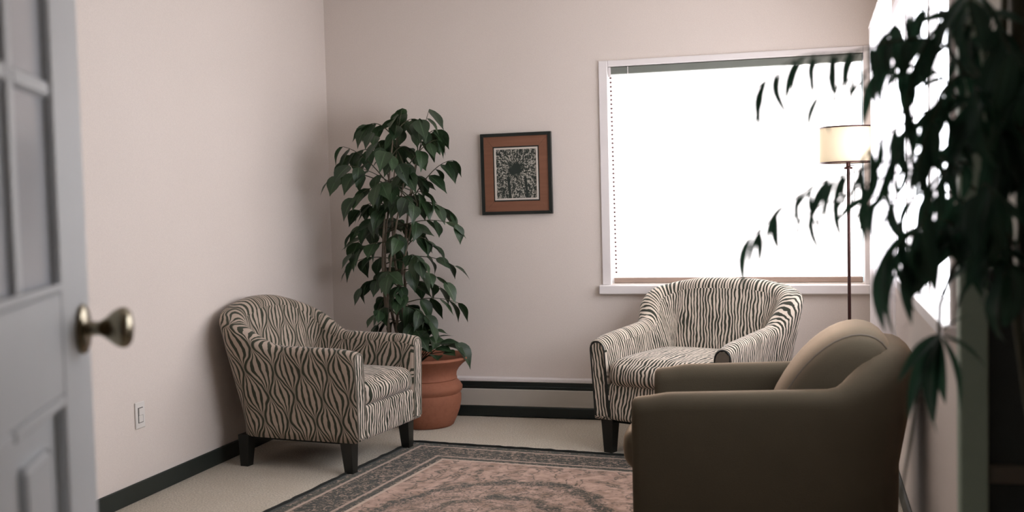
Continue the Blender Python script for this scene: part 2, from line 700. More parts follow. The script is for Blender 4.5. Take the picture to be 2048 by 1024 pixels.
def wbox(name, x0, x1, y0, y1, z0, z1, m, c=.004):
    MB().box(x0-wx, x1-wx, y0-YB, y1-YB, z0-wz, z1-wz, c).build(name, m, w1)


wbox('casing', W1X0-.052, W1X0+.004, YB-.016, YB+.10, W1Z0-.005, W1Z1+.034, MAT['trim'])
wbox('casing', W1X1-.004, W1X1+.036, YB-.016, YB+.10, W1Z0-.005, W1Z1+.034, MAT['trim'])
wbox('casing', W1X0+.004, W1X1-.004, YB-.016, YB+.10, W1Z1-.004, W1Z1+.034, MAT['trim'])
wbox('window_sill', W1X0-.07, XR-.018, YB-.045, YB+.10, W1Z0-.062, W1Z0-.005, MAT['trim'], .006)
wbox('pane', W1X0, W1X1, YB+.085, YB+.092, W1Z0, W1Z1, MAT['glass'], 0)

# window in the right wall: frame, mullions, daylit panes
w2 = structure(empty('window_2', (XR, (W2Y0+W2Y1)/2, W2Z0)))
yc2 = (W2Y0+W2Y1)/2


def w2box(name, x0, x1, y0, y1, z0, z1, m, c=.004):
    MB().box(x0-XR, x1-XR, y0-yc2, y1-yc2, z0-W2Z0, z1-W2Z0, c).build(name, m, w2)


w2box('window_frame', XR-.012, XR+.1, W2Y0-.04, W2Y0+.01, W2Z0-.03, W2Z1+.04, MAT['trim'])
w2box('window_frame', XR-.012, XR+.1, W2Y1-.01, W2Y1+.04, W2Z0-.03, W2Z1+.04, MAT['trim'])
w2box('window_frame', XR-.012, XR+.1, W2Y0+.01, W2Y1-.01, W2Z1-.01, W2Z1+.04, MAT['trim'])
w2box('window_sill', XR-.035, XR+.1, W2Y0-.06, W2Y1+.06, W2Z0-.035, W2Z0+.006, MAT['trim'])
for k in range(3):
    a, b = W2Y0+(W2Y1-W2Y0)*k/3, W2Y0+(W2Y1-W2Y0)*(k+1)/3
    w2box('pane', XR+.06, XR+.066, a, b, W2Z0, W2Z1, MAT['skyglow'], 0)
    if k:
        w2box('mullion', XR+.03, XR+.08, a-.02, a+.02, W2Z0, W2Z1, MAT['trim'])

# ---- glazed door standing open on the left
ddir = Vector((-.4268, .9043, 0))
d_free = Vector((-1.097, 1.452, 0)) + ddir*.018
DW = .955
hinge = d_free - ddir*DW
d1 = structure(empty('door_1', hinge, math.atan2(ddir.y, ddir.x)))
# local: x from hinge to free edge, visible face at y = 0, body behind it (+y)
DT = .044


def dbox(name, x0, x1, z0, z1, m=None, y0=0., y1=DT, c=.004, parent=None):
    return MB().box(x0, x1, y0, y1, z0, z1, c).build(name, m or MAT['door'], parent or d1)


DH = 2.27
E0 = DW-.018      # measuring edge used for the layout
st0, st1 = E0-.163, DW
dbox('stile', st0, DW, .012, DH)
dbox('stile', 0, .163, .012, DH)
dbox('rail', .163, st0, 2.115, DH)
dbox('rail', .163, st0, 1.09, 1.238)
dbox('rail', .163, st0, .012, .25)
# vertical muntins and horizontal muntins of the lights
mx_ = [(E0-.372, E0-.341), (E0-.372-.21, E0-.341-.21)]
zr = [1.238, 1.510, 1.534, 1.806, 1.830, 2.115]
for a, b in mx_:
    dbox('muntin', a, b, 1.238, 2.115, y0=.004, y1=DT-.004)
segs = [(.163, mx_[1][0]), (mx_[1][1], mx_[0][0]), (mx_[0][1], st0)]
for a, b in segs:
    for z0, z1 in ((1.510, 1.534), (1.806, 1.830)):
        dbox('muntin', a, b, z0, z1, y0=.004, y1=DT-.004)
    for i in range(3):
        dbox('pane', a, b, zr[2*i], zr[2*i+1], MAT['frost'], y0=.012, y1=.016, c=0)
# glazing bead under the lowest lights
dbox('glazing_bead', .163, st0, 1.238, 1.250, y0=-.004, y1=.004, c=.002)
# lower panels with raised fields
mid = (.163+st0)/2
dbox('stile', mid-.05, mid+.05, .25, 1.09)
for a, b in ((.163, mid-.05), (mid+.05, st0)):
    p = dbox('panel', a, b, .25, 1.09, y0=.016, y1=.028, c=0)
    dbox('raised_field', a+.06, b-.06, .31, 1.03, y0=.006, y1=.0175, c=.010, parent=p)
    dbox('panel_moulding', a, b, 1.074, 1.09, y0=-.001, y1=.017, c=.003, parent=p)
# knob on its rose, turned about the y axis
kz, kx = 1.171, E0-.046


def ylathe(prof, seg=32):
    """profile (radius, distance out from the door face)"""
    m = MB().lathe(prof, seg)
    m.v = [(x, -z, y) for (x, y, z) in m.v]
    return m


rose = ylathe([(.0, 0.), (.0365, 0.), (.0385, .003), (.037, .007), (.031, .0095), (.022, .011), (.0, .012)]).build(
    'knob_rose', MAT['brass'], d1, True, (kx, 0, kz))
ylathe([(.0, .010), (.0125, .010), (.011, .018), (.0105, .026), (.014, .033), (.021, .042), (.0275, .050), (.031, .058),
        (.0315, .063), (.030, .068), (.024, .073), (.012, .0755), (.0, .076)]).build(
    'door_knob', MAT['brass'], d1, True, (kx, 0, kz))

# ---- glazed screen at the right edge (door leaf seen from its shaded side)
d2 = structure(empty('door_2', (.262, YS, 0)))


def sbox(name, x0, x1, z0, z1, m, y0=0., y1=.045, c=.003, parent=None):
    return MB().box(x0, x1, y0, y1, z0, z1, c).build(name, m, parent or d2)


sbox('stile', 0, .050, .01, 2.30, MAT['darkpaint'])
sbox('stile', .40, .45, .01, 2.30, MAT['darkpaint'])
sbox('rail', .050, .40, 2.2, 2.30, MAT['darkpaint'])
sbox('rail', .050, .40, 1.10, 1.20, MAT['darkpanel'])
sbox('rail', .050, .40, .80, .835, MAT['panel'], y0=.006)
sbox('rail', .050, .40, .01, .15, MAT['darkpanel'])
sbox('pane', .050, .40, 1.20, 2.20, MAT['glass'], y0=.02, y1=.024, c=0)
sbox('panel', .050, .40, .835, 1.10, MAT['darkpanel'], y0=.018, y1=.028, c=0)
sbox('panel', .050, .40, .15, .80, MAT['darkpanel'], y0=.018, y1=.028, c=0)

# ------------------------------------------------------------------ armchairs
def u_path(W, D, rc, na=22, nc=9, nb=22):
    """outer plan line from one arm front round the back to the other: (x, y, nx, ny)"""
    P = []
    for i in range(na):
        x = lerp(D/2, -D/2+rc, i/na)
        P.append((x, -W/2, 0, -1))
    for i in range(nc):
        t = (i/nc)*math.pi/2
        P.append((-D/2+rc-rc*math.sin(t), -W/2+rc-rc*math.cos(t), -math.sin(t), -math.cos(t)))
    for i in range(nb+1):
        P.append((-D/2, lerp(-W/2+rc, W/2-rc, i/nb), -1, 0))
    for i in range(1, nc+1):
        t = (1-i/nc)*math.pi/2
        P.append((-D/2+rc-rc*math.sin(t), W/2-rc+rc*math.cos(t), -math.sin(t), math.cos(t)))
    for i in range(1, na+1):
        P.append((lerp(-D/2+rc, D/2, i/na), W/2, 0, 1))
    return P


def make_shell(root, p, body, front):
    """upholstered arms and back as one sweep; returns the outline of both arm fronts"""
    W, D, rc = p['W'], p['D'], p['rc']
    path = u_path(W, D, rc)
    n = len(path)
    NO, NR, NI = 10, 6, 9
    rings, uva, uvi = [], [], []
    s = 0.
    for i, (x, y, nx, ny) in enumerate(path):
        if i:
            s += math.hypot(x-path[i-1][0], y-path[i-1][1])
        a = (D/2-x)/D
        w = sm(a, p['w0'], p['w1'])
        g = sm(a, p['a1'], p['a2'])
        h = lerp(p['h_arm'] + p['arm_slope']*a, p['h_sh'], g)
        yy = abs(y)/(W/2)
        h += p['crown']*max(0, 1-yy**p.get('cexp', 2.2))*g
        h -= p.get('nose', 0.)*(1-sm(a, 0, .12))
        t = lerp(p['t_arm'], p['t_back'], w)
        r = min(t/2-.002, lerp(p['r_arm'], p['r_back'], w))
        z0, zin = p['z0'], p['zin']
        pts = []
        for k in range(NO):
            pts.append((0., lerp(z0, h-r, k/(NO-1)), 0))
        for k in range(1, NR+1):
            th = k/NR*math.pi/2
            pts.append((r-r*math.cos(th), h-r+r*math.sin(th), 1))
        for k in range(NR+1):
            th = k/NR*math.pi/2
            pts.append((t-r+r*math.sin(th), h-r+r*math.cos(th), 1))
        for k in range(1, NI+1):
            pts.append((t, lerp(h-r, zin, k/NI), 2))
        ring, ua, ub = [], [], []
        for (o, z, reg) in pts:
            q = max(0, z-p['zr'])
            # belly of the padding, rake of the back, flare of the arms, taper of the outside to the feet
            if reg == 2:
                o += w*p['pad']*math.sin(math.pi*min(1, max(0, (h-r-z)/(h-r-zin))))
            if reg == 0:
                o -= p.get('bulge', 0.)*math.sin(math.pi*(z-z0)/(h-r-z0))
            out = w*p['rake']*q + p['flare']*(1-w)*q - p.get('tuck', 0.)*max(0, (p['h_arm']-z))
            ring.append(Vector((x+nx*(out-o), y+ny*(out-o), z)))
            ua.append((s, z + (o if reg else 0)))
            ub.append((s+.03, z+.41))
        rings.append(ring)
        uva.append(ua)
        uvi.append(ub)
    m = len(rings[0])
    # rounded noses at both arm fronts
    def nose(ring, sc, dx):
        c = sum(ring, Vector())/m
        return [Vector((q.x+dx, c.y+(q.y-c.y)*sc, c.z+(q.z-c.z)*(1-(1-sc)*.35))) for q in ring]
    e = p['end']
    pre = [nose(rings[0], .80, e), nose(rings[0], .93, e*.75)]
    post = [nose(rings[-1], .93, e*.75), nose(rings[-1], .80, e)]
    for lst in (pre, post):
        for rg in lst:
            for q in rg:
                q.z = max(q.z, p['z0'])
    R_ = pre + rings + post
    UA = [[(u-.02*(2-j), v) for u, v in uva[0]] for j in range(2)] + uva + [[(u+.02*(j+1), v) for u, v in uva[-1]] for j in range(2)]
    UI = [uvi[0]]*2 + uvi + [uvi[-1]]*2
    vs = [q for rg in R_ for q in rg]
    fs, us = [], []
    for i in range(len(R_)-1):
        for k in range(m-1):
            f = (i*m+k, i*m+k+1, (i+1)*m+k+1, (i+1)*m+k)
            T = UI if k >= NO+2*NR else UA
            fs.append(f[::-1])
            us.append([T[i][k], T[i][k+1], T[i+1][k+1], T[i+1][k]][::-1])
        # underside
        f = (i*m+m-1, i*m, (i+1)*m, (i+1)*m+m-1)
        fs.append(f[::-1])
        us.append([UI[i][m-1], UA[i][0], UA[i+1][0], UI[i+1][m-1]][::-1])
    me = mesh_of('shell', vs, fs, us, True)
    obj('arms_and_back', me, body, root)
    outl = []
    for rg, sgn in ((pre[0], -1), (post[-1], 1)):
        ring = rg if sgn < 0 else rg[::-1]
        uv = [[(q.y, q.z) for q in ring]]
        me = mesh_of('arm_front', ring, [tuple(range(m))], uv)
        obj('arm_front', me, front, root)
        outl.append([q.copy() for q in rg])
    return outl, rings


def add_piping(root, pts, r, material, name='piping', closed=False):
    pts = [Vector(q) for q in pts]
    if closed:
        pts = pts+[pts[0]]
    return MB().tube(pts, r, 6).build(name, material, root, True)


def make_leg(root, x, y, h, top, bot, dx, dy, m):
    b = [(x+dx-bot/2, y+dy-bot/2, 0), (x+dx+bot/2, y+dy-bot/2, 0), (x+dx+bot/2, y+dy+bot/2, 0), (x+dx-bot/2, y+dy+bot/2, 0)]
    t = [(x-top/2, y-top/2, h), (x+top/2, y-top/2, h), (x+top/2, y+top/2, h), (x-top/2, y+top/2, h)]
    return MB().quadprism(b, t).build('leg', m, root)


# leaf-printed tub chair beside the left wall
def leaf_chair():
    root = empty('armchair', (-2.520, 5.300, 0), R(-7.0))
    tag(root, 'armchair printed with dark leaf lattice on tan, standing against the left wall', 'armchair')
    p = dict(W=.715, D=.735, rc=.15, t_arm=.095, t_back=.135, r_arm=.040, r_back=.055, h_arm=.632, arm_slope=.015, h_sh=.775,
             crown=.092, a1=.58, a2=1.0, w0=.45, w1=.98, z0=.165, zin=.165, zr=.25, rake=.20, flare=.03, pad=.03, end=.018,
             tuck=.035, nose=.010)
    outl, rings = make_shell(root, p, MAT['ogee'], MAT['zebra_front'])
    for rg in outl:
        add_piping(root, rg, .0045, MAT['zebra_front'])
    rounded_box('front_rail', .05, .715-.17, .175, .018, MAT['zebra_front'], root, (.735/2-.010, 0, .165+.0875), n=8)
    rounded_box('seat_deck', .56, .715-.17, .12, .02, MAT['zebra_front'], root, (.05, 0, .24), n=6)
    rounded_box('seat_cushion', .60, .715-.195, .135, .055, MAT['zebra_front'], root, (.092, 0, .395), crown=.025, n=14, belly=.02, uvoff=.3)
    MB().box(-.28, .32, -.30, .30, .148, .17).build('dust_cover', MAT['cloth_black'], root)
    for sx, sy in ((1, -1), (1, 1), (-1, -1), (-1, 1)):
        make_leg(root, sx*.308-.002, sy*.30, .168, .066, .046, sx*.008, 0, MAT['leg'])
    return root


leaf_chair()


# striped tub chair under the back window
def stripe_chair():
    root = empty('armchair', (-.62, 5.83, 0), R(-112.))
    tag(root, 'cream armchair with thin wavy black zebra stripes in front of the window', 'armchair')
    p = dict(W=.80, D=.76, rc=.145, t_arm=.105, t_back=.135, r_arm=.050, r_back=.055, h_arm=.620, arm_slope=.060, h_sh=.815,
             crown=.072, a1=.66, a2=.93, w0=.55, w1=.95, z0=.185, zin=.185, zr=.25, rake=.20, flare=.06, pad=.04, end=.012,
             tuck=.02, nose=.012, cexp=3.4)
    outl, rings = make_shell(root, p, MAT['zebra'], MAT['zebra'])
    for rg in outl:
        add_piping(root, rg, .005, MAT['leg'])
    # brown panel on the front of the arm nearer the window's right side
    rg = outl[1]
    c = sum(rg, Vector())/len(rg)
    keep = [Vector((q.x+.004, c.y+(q.y-c.y)*.86, c.z+(q.z-c.z)*.955)) for q in rg]
    back = [Vector((q.x-.01, q.y, q.z)) for q in keep]
    MB().quadprism(keep, back).build('arm_panel', MAT['panel'], root)
    rounded_box('front_rail', .05, .80-.19, .20, .02, MAT['zebra'], root, (.76/2-.012, 0, .185+.10), n=8)
    rounded_box('seat_deck', .58, .80-.19, .14, .02, MAT['zebra'], root, (.05, 0, .28), n=6)
    rounded_box('seat_cushion', .63, .80-.205, .15, .06, MAT['zebra'], root, (.10, 0, .435), crown=.03, n=14, belly=.03, uvoff=.2)
    MB().box(-.31, .34, -.35, .35, .165, .19).build('dust_cover', MAT['cloth_black'], root)
    for sx, sy in ((1, -1), (1, 1), (-1, -1), (-1, 1)):
        make_leg(root, sx*.325-.005, sy*.335, .188, .072, .050, sx*.004, 0, MAT['leg'])
    return root


stripe_chair()


# plain velvet chair in the right foreground, seen from its side
def velvet_chair():
    root = empty('armchair', (-.162, 4.165, .004), R(181.))
    tag(root, 'plain taupe velvet armchair in the right foreground, seen from its side', 'armchair')
    W, D = .78, .88
    p = dict(W=W, D=D, rc=.24, t_arm=.125, t_back=.20, r_arm=.055, r_back=.095, h_arm=.650, arm_slope=.035, h_sh=.765,
             crown=.050, a1=.74, a2=.97, w0=.66, w1=.98, z0=.14, zin=.14, zr=.40, rake=.20, flare=.02, pad=.03, end=.03,
             tuck=.0, nose=.012, cexp=2.4, bulge=.006)
    make_shell(root, p, MAT['velvet'], MAT['velvet'])
    # deep domed back cushion: sweep of half-oval slices across the chair
    vs, fs = [], []
    NU, NV = 26, 22
    hwid = .285
    for i in range(NU+1):
        t = -1+2*i/NU
        e = max(.0, 1-abs(t)**3.2)**.5
        for j in range(NV+1):
            a = math.pi*(j/NV)
            # side view: from the seat in front, over the top, down behind
            fx = .215*math.cos(a)*(.60+.40*e)
            fz = (math.sin(a)**.85)*.385*(.78+.22*e)
            lean = -.36*fz
            vs.append((-.180+fx+lean-.02*(1-e), t*hwid, .485+fz))
    for i in range(NU):
        for j in range(NV):
            q = i*(NV+1)+j
            fs.append((q, q+1, q+NV+2, q+NV+1))
    fs.append(tuple(range(NV+1))[::-1])
    fs.append(tuple(NU*(NV+1)+j for j in range(NV+1)))
    bc = obj('back_cushion', mesh_of('back_cushion', vs, fs, None, True), MAT['velvet'], root)
    for i in (3, NU-3):
        pts = [Vector(vs[i*(NV+1)+j])+Vector((0, 0, .001)) for j in range(1, NV-3)]
        add_piping(bc, pts, .0035, MAT['panel'], 'seam')
    rounded_box('front_rail', .06, W-.22, .24, .025, MAT['velvet'], root, (D/2-.02, 0, .26), n=8)
    rounded_box('seat_deck', .64, W-.22, .16, .02, MAT['velvet'], root, (.08, 0, .28), n=6)
    rounded_box('seat_cushion', .70, W-.245, .19, .075, MAT['velvet'], root, (.163, 0, .415), crown=.03, n=14, belly=.035)
    MB().box(-.36, .40, -.34, .34, .12, .145).build('dust_cover', MAT['cloth_black'], root)
    for sx, sy in ((1, -1), (1, 1), (-1, -1), (-1, 1)):
        make_leg(root, sx*.37, sy*.32, .142, .065, .05, 0, 0, MAT['leg'])
    return root


velvet_chair()

# ------------------------------------------------------------------ rug
RHX, RHY = .98, 1.40
rug_rot = R(-6.0)
rc_ = Vector((-2.185, 5.69, 0)) + Matrix.Rotation(rug_rot, 3, 'Z') @ Vector((RHX, -RHY, 0))
rug = empty('area_rug', (rc_.x, rc_.y, 0), rug_rot)
tag(rug, 'worn oriental rug with dusty pink field and dark patterned border on the carpet', 'rug')
mb = MB()
NX, NY = 20, 28
random.seed(3)
vs, fs = [], []
for i in range(NX+1):
    for j in range(NY+1):
        x, y = lerp(-RHX, RHX, i/NX), lerp(-RHY, RHY, j/NY)
        e = .004 if i in (0, NX) or j in (0, NY) else 0
        if i in (0, NX):
            x += random.uniform(-.004, .004)
        if j in (0, NY):
            y += random.uniform(-.004, .004)
        vs.append((x, y, .009-e+random.uniform(-.0006, .0006)))
k = len(vs)
for i in range(NX):
    for j in range(NY):
        a = i*(NY+1)+j
        fs.append((a, a+NY+1, a+NY+2, a+1))
rim = [i*(NY+1) for i in range(NX+1)] + [NX*(NY+1)+j for j in range(1, NY+1)] + [i*(NY+1)+NY for i in range(NX-1, -1, -1)] + [j for j in range(NY-1, 0, -1)]
for a in rim:
    vs.append((vs[a][0], vs[a][1], 0.))
for q in range(len(rim)):
    fs.append((rim[q], k+q, k+(q+1) % len(rim), rim[(q+1) % len(rim)]))
obj('pile', mesh_of('pile', vs, fs, None, False), mat_rug(RHX, RHY, .345), rug)
# dark overcast edge along the rug's long sides and ends
for name, pts in (('bound_edge', [(-RHX, -RHY), (-RHX, RHY)]), ('bound_edge', [(RHX, -RHY), (RHX, RHY)]),
                  ('bound_edge', [(-RHX, RHY), (RHX, RHY)]), ('bound_edge', [(-RHX, -RHY), (RHX, -RHY)])):
    a, b = Vector((*pts[0], .007)), Vector((*pts[1], .007))
    q = [a.lerp(b, i/60)+Vector((random.uniform(-.004, .004), random.uniform(-.004, .004), random.uniform(-.001, .002))) for i in range(61)]
    MB().tube(q, .0075, 6).build(name, MAT['cloth_black'], rug, True)

# ------------------------------------------------------------------ baseboard heater
HX0, HX1 = -2.62, .34
ht = empty('baseboard_heater', ((HX0+HX1)/2, YB, 0))
tag(ht, 'long low baseboard heater with black top slot along the back wall', 'heater')
hxh = (HX1-HX0)/2
MB().box(-hxh, hxh, -.072, -.001, .004, .068, .004).build('dark_low_strip', MAT['heatblk'], ht)  # black strip between the floor and the front cover
MB().box(-hxh, hxh, -.066, -.001, .068, .176, .004).build('front_cover', MAT['heat'], ht)
MB().box(-hxh, hxh, -.058, -.001, .176, .222, .003).build('outlet_slot', MAT['heatblk'], ht)
MB().tube([(-hxh, -.058, .192), (hxh, -.058, .192)], .006, 8).build('damper_rod', MAT['heatblk'], ht, True)
MB().box(-hxh, hxh, -.064, -.001, .222, .245, .004).build('top_lip', MAT['trim'], ht)

# ------------------------------------------------------------------ outlet plate on the left wall
sw = empty('wall_switch', (XL, 4.373, .393))
tag(sw, 'small ivory wall plate with rocker low on the left wall', 'switch')
MB().box(0, .007, -.037, .037, -.062, .062, .003).build('plate', MAT['plate'], sw)
MB().box(.0065, .0085, -.019, .019, -.036, .036, .0005).build('rocker_gap', MAT['slot'], sw)
MB().box(.007, .0125, -.016, .016, 0., .033, .002).build('rocker', MAT['plate'], sw)
MB().box(.007, .0105, -.016, .016, -.033, -.001, .002).build('rocker', MAT['plate'], sw)

# ------------------------------------------------------------------ framed print
pc = Vector(((-2.002-1.537)/2, YB-.014, (1.775+1.264)/2))
pw, ph = .452/2, .505/2
pic = empty('framed_print', pc)
pic.rotation_euler = (0, R(-.25), 0)
tag(pic, 'block print in black frame with wide red-brown liner on the back wall', 'picture')


def frame_sides(o, w0, h0, w1, h1, y0, y1, m, name, parent):
    """four mitred boards between outer (w0,h0) and inner (w1,h1) half sizes"""
    O = [(-w0, -h0), (w0, -h0), (w0, h0), (-w0, h0)]
    I = [(-w1, -h1), (w1, -h1), (w1, h1), (-w1, h1)]
    for k in range(4):
        k2 = (k+1) % 4
        g = .0006
        q = [O[k], O[k2], I[k2], I[k]]
        cx, cz = sum(a for a, b in q)/4, sum(b for a, b in q)/4
        q = [(cx+(a-cx)*(1-g*4), cz+(b-cz)*(1-g*4)) for a, b in q]
        MB().quadprism([(a, y0, b) for a, b in q], [(a, y1, b) for a, b in q]).build(name, m, parent)


frame_sides(pic, pw, ph, pw-.020, ph-.020, -.016, .012, MAT['fblack'], 'frame_side', pic)
frame_sides(pic, pw-.020, ph-.020, pw-.078, ph-.082, -.009, .010, MAT['fwood'], 'liner_board', pic)
frame_sides(pic, pw-.078, ph-.082, pw-.086, ph-.090, -.005, .010, MAT['fblack'], 'liner_bevel', pic)
frame_sides(pic, pw-.086, ph-.090, pw-.097, ph-.101, -.010, .010, MAT['fillet'], 'fillet', pic)
MB().box(-(pw-.096), pw-.096, -.003, .008, -(ph-.100), ph-.100).build('print', MAT['print'], pic)

# ------------------------------------------------------------------ roller shade in the back window
rs = empty('roller_shade', (wx, YB+.03, W1Z0))
tag(rs, 'white backlit roller shade filling the back window, pulled down to the sill', 'roller shade')
hw_ = (W1X1-W1X0)/2-.008
hh = W1Z1-W1Z0
MB().box(-hw_+.004, hw_-.004, .010, .0125, .035, hh-.035).build('shade_fabric', MAT['shade'], rs)
MB().box(-hw_, hw_, -.030, .045, hh-.050, hh-.006, .004).build('cassette', MAT['cass'], rs)
MB().box(-hw_-.002, -hw_+.014, -.034, -.030, hh-.066, hh-.006, .002).build('bracket', MAT['trim'], rs)
MB().box(-hw_+.115, -hw_+.120, -.034, -.030, hh-.052, hh-.006, .001).build('clip', MAT['trim'], rs)
MB().box(-hw_+.004, hw_-.004, -.002, .020, .002, .036, .004).build('hem_bar', MAT['bar'], rs)
bx = -hw_+.010
MB().tube([(bx+.122, -.02, hh-.05), (bx+.124, -.012, hh-.46)], .0008, 5).build('pull_cord', MAT['trim'], rs)
MB().tube([(bx, -.014, hh-.05), (bx+.012, -.014, .06)], .0012, 5).build('chain_cord', MAT['bead'], rs)
bead = MB().lathe([(.0, -.0070), (.0060, -.0045), (.0080, 0), (.0060, .0045), (.0, .0070)], 10)
bm = mesh_of('bead', bead.v, bead.f, None, True)
nb = 46
for i in range(nb):
    t = i/(nb-1)
    obj('bead', bm, MAT['bead'], rs, (bx+.012*t, -.014, lerp(hh-.07, .07, t)))

# ------------------------------------------------------------------ sheer curtain on the right wall
cu = empty('sheer_curtain', (XR-.06, 5.4, 0))
tag(cu, 'white sheer curtain hanging on the right wall behind the floor lamp', 'curtain')
vs, fs = [], []
NU, NV = 90, 10
for i in range(NU+1):
    t = i/NU
    for j in range(NV+1):
        z = lerp(.42, 2.22, j/NV)
        y = lerp(-.72, .72, t)*(1-.06*(1-j/NV))
        x = .014*math.sin(t*2*math.pi*13+.6*math.sin(t*19))*(1.15-.4*j/NV) + .008*math.sin(t*31+2*z)
        vs.append((x, y, z))
for i in range(NU):
    for j in range(NV):
        a = i*(NV+1)+j
        fs.append((a, a+NV+1, a+NV+2, a+1))
obj('voile_panel', mesh_of('voile', vs, fs, None, True), MAT['sheer'], cu)
MB().tube([(0, -.80, 2.235), (0, .80, 2.235)], .011, 10).build('curtain_rod', MAT['trim'], cu, True)
for y in (-.76, .76):
    MB().tube([(0, y, 2.235), (.058, y, 2.235)], .007, 8).build('rod_bracket', MAT['trim'], cu, True)

# ------------------------------------------------------------------ floor lamp
LX, LY = .190, 6.20
lp = empty('floor_lamp', (LX, LY, 0))
tag(lp, 'slim bronze floor lamp with cream drum shade in the right corner', 'lamp')
MB().lathe([(.0, 0.), (.125, 0.), (.128, .006), (.122, .014), (.06, .022), (.02, .030), (.012, .045), (.0, .045)], 36).build('base', MAT['bronze'], lp, True)
MB().tube([(0, 0, .04), (0, 0, .80), (0, 0, 1.50)], [.0095, .009, .0085], 12).build('pole', MAT['bronze'], lp, True)
MB().lathe([(.0, 1.478), (.022, 1.48), (.024, 1.488), (.012, 1.494), (.012, 1.54), (.018, 1.545), (.018, 1.60), (.0, 1.60)], 20).build('socket', MAT['bronze'], lp, True)
MB().lathe([(.0, 1.598), (.016, 1.60), (.030, 1.635), (.028, 1.655), (.014, 1.672), (.0, 1.676)], 20).build(
    'bulb', mat_glow('bulb_glow', (1., .82, .55), 3.), lp, True)
SZ0, SZ1, SR = 1.516, 1.706, .150
sh = MB()
seg = 48
prof = [(SR, SZ0), (SR*.985, SZ1), (SR*.985-.003, SZ1), (SR-.003, SZ0)]
vs, fs = [], []
for (r, z) in prof:
    for q in range(seg):
        a = 2*math.pi*q/seg
        vs.append((r*math.cos(a), r*math.sin(a), z))
for i in range(4):
    for q in range(seg):
        i2, q2 = (i+1) % 4, (q+1) % seg
        fs.append((i*seg+q, i*seg+q2, i2*seg+q2, i2*seg+q))
shade = obj('lamp_shade', mesh_of('lamp_shade', vs, fs, None, True), MAT['lampshade'], lp)
for z, r in ((SZ0, SR), (SZ1, SR*.985)):
    MB().tube([(r*math.cos(2*math.pi*q/48), r*math.sin(2*math.pi*q/48), z) for q in range(49)], .0042, 6, False).build('trim_ring', MAT['bronze'], shade, True)
for a in (0, 2.094, 4.189):
    MB().tube([(.012*math.cos(a), .012*math.sin(a), 1.54), ((SR-.004)*math.cos(a), (SR-.004)*math.sin(a), 1.522)], .002, 6).build('shade_spoke', MAT['bronze'], shade)
MB().tube([(.03, -.02, 1.50), (.032, -.02, 1.30)], .0012, 5).build('pull_chain', MAT['bronze'], lp)
MB().tube([(.0, -.0, 1.50), (.03, -.02, 1.50)], .0022, 5).build('chain_arm', MAT['bronze'], lp)

# ------------------------------------------------------------------ leaves
def leaf_mesh(name, shape, droop, fold, material, nu=8):
    """unit-length leaf along +x, z up; shape(t) half width"""
    vs, fs, us = [], [], []
    cross = (-1., -.55, 0., .55, 1.)
    for i in range(nu+1):
        t = i/nu
        w = shape(t)
        x = math.sin(t*droop)/droop if droop > 1e-4 else t
        zc = -(1-math.cos(t*droop))/droop if droop > 1e-4 else 0.
        for c in cross:
            z = zc + fold*w*abs(c) - .06*w*math.sin(t*9)*abs(c)
            vs.append((x, c*w, z))
    for i in range(nu):
        for k in range(4):
            a = i*5+k
            fs.append((a, a+5, a+6, a+1))
            us.append([(i/nu, k/4), ((i+1)/nu, k/4), ((i+1)/nu, (k+1)/4), (i/nu, (k+1)/4)])
    me = mesh_of(name, vs, fs, us, True)
    me.materials.append(material)
    return me


def fig_w(t):
    base = .285*(math.sin(math.pi*t**.70)**.9 if 0 < t < 1 else 0)
    return max(.006, base*(1-.45*sm(t, .62, .95)))


def blade_w(t):
    base = .105*(math.sin(math.pi*t**.8)**.85 if 0 < t < 1 else 0)
    return max(.004, base)


FIG = [leaf_mesh('fig_leaf', fig_w, d, f, MAT['fig']) for d, f in ((.5, .25), (.9, .4), (.25, .15))]
BLD = [leaf_mesh('blade_leaf', blade_w, d, f, MAT['blade']) for d, f in ((.5, .5), (1.0, .6), (1.5, .5))]


def place_leaf(parent, me, base, d, length, roll=0., wide=1., name='leaf'):
    d = Vector(d).normalized()
    up = Vector((0, 0, 1))
    s = up.cross(d)
    if s.length < 1e-3:
        s = Vector((0, 1, 0))
    s.normalize()
    n = d.cross(s)
    rm = Matrix.Rotation(roll, 3, d)
    s, n = rm @ s, rm @ n
    o = bpy.data.objects.new(name, me)
    COL.objects.link(o)
    o.parent = parent
    m = Matrix((d*length, s*length*wide, n*length)).transposed().to_4x4()
    m.translation = Vector(base)
    o.matrix_basis = m
    return o


def pot_profile():
    return [(.0, 0.), (.155, 0.), (.165, .008), (.185, .05), (.204, .10), (.213, .15), (.214, .185), (.208, .200), (.221, .218), (.223, .238),
            (.208, .262), (.188, .282), (.192, .288), (.187, .302), (.190, .325), (.206, .352), (.234, .380), (.264, .402), (.274, .412), (.272, .423),
            (.256, .425), (.226, .405), (.196, .375), (.182, .345), (.178, .33), (.0, .33)]


# ---- potted fig in the left corner
random.seed(21)
FX, FY = -2.280, 6.172
fig = empty('potted_fig', (FX, FY, 0))
tag(fig, 'tall weeping fig in a terracotta pot beside the leaf-printed armchair', 'potted plant')
MB().lathe(pot_profile(), 56).build('pot', MAT['terra'], fig, True)
MB().lathe([(.0, .328), (.182, .33), (.185, .352), (.12, .362), (.0, .366)], 32).build('soil', MAT['soil'], fig, True)
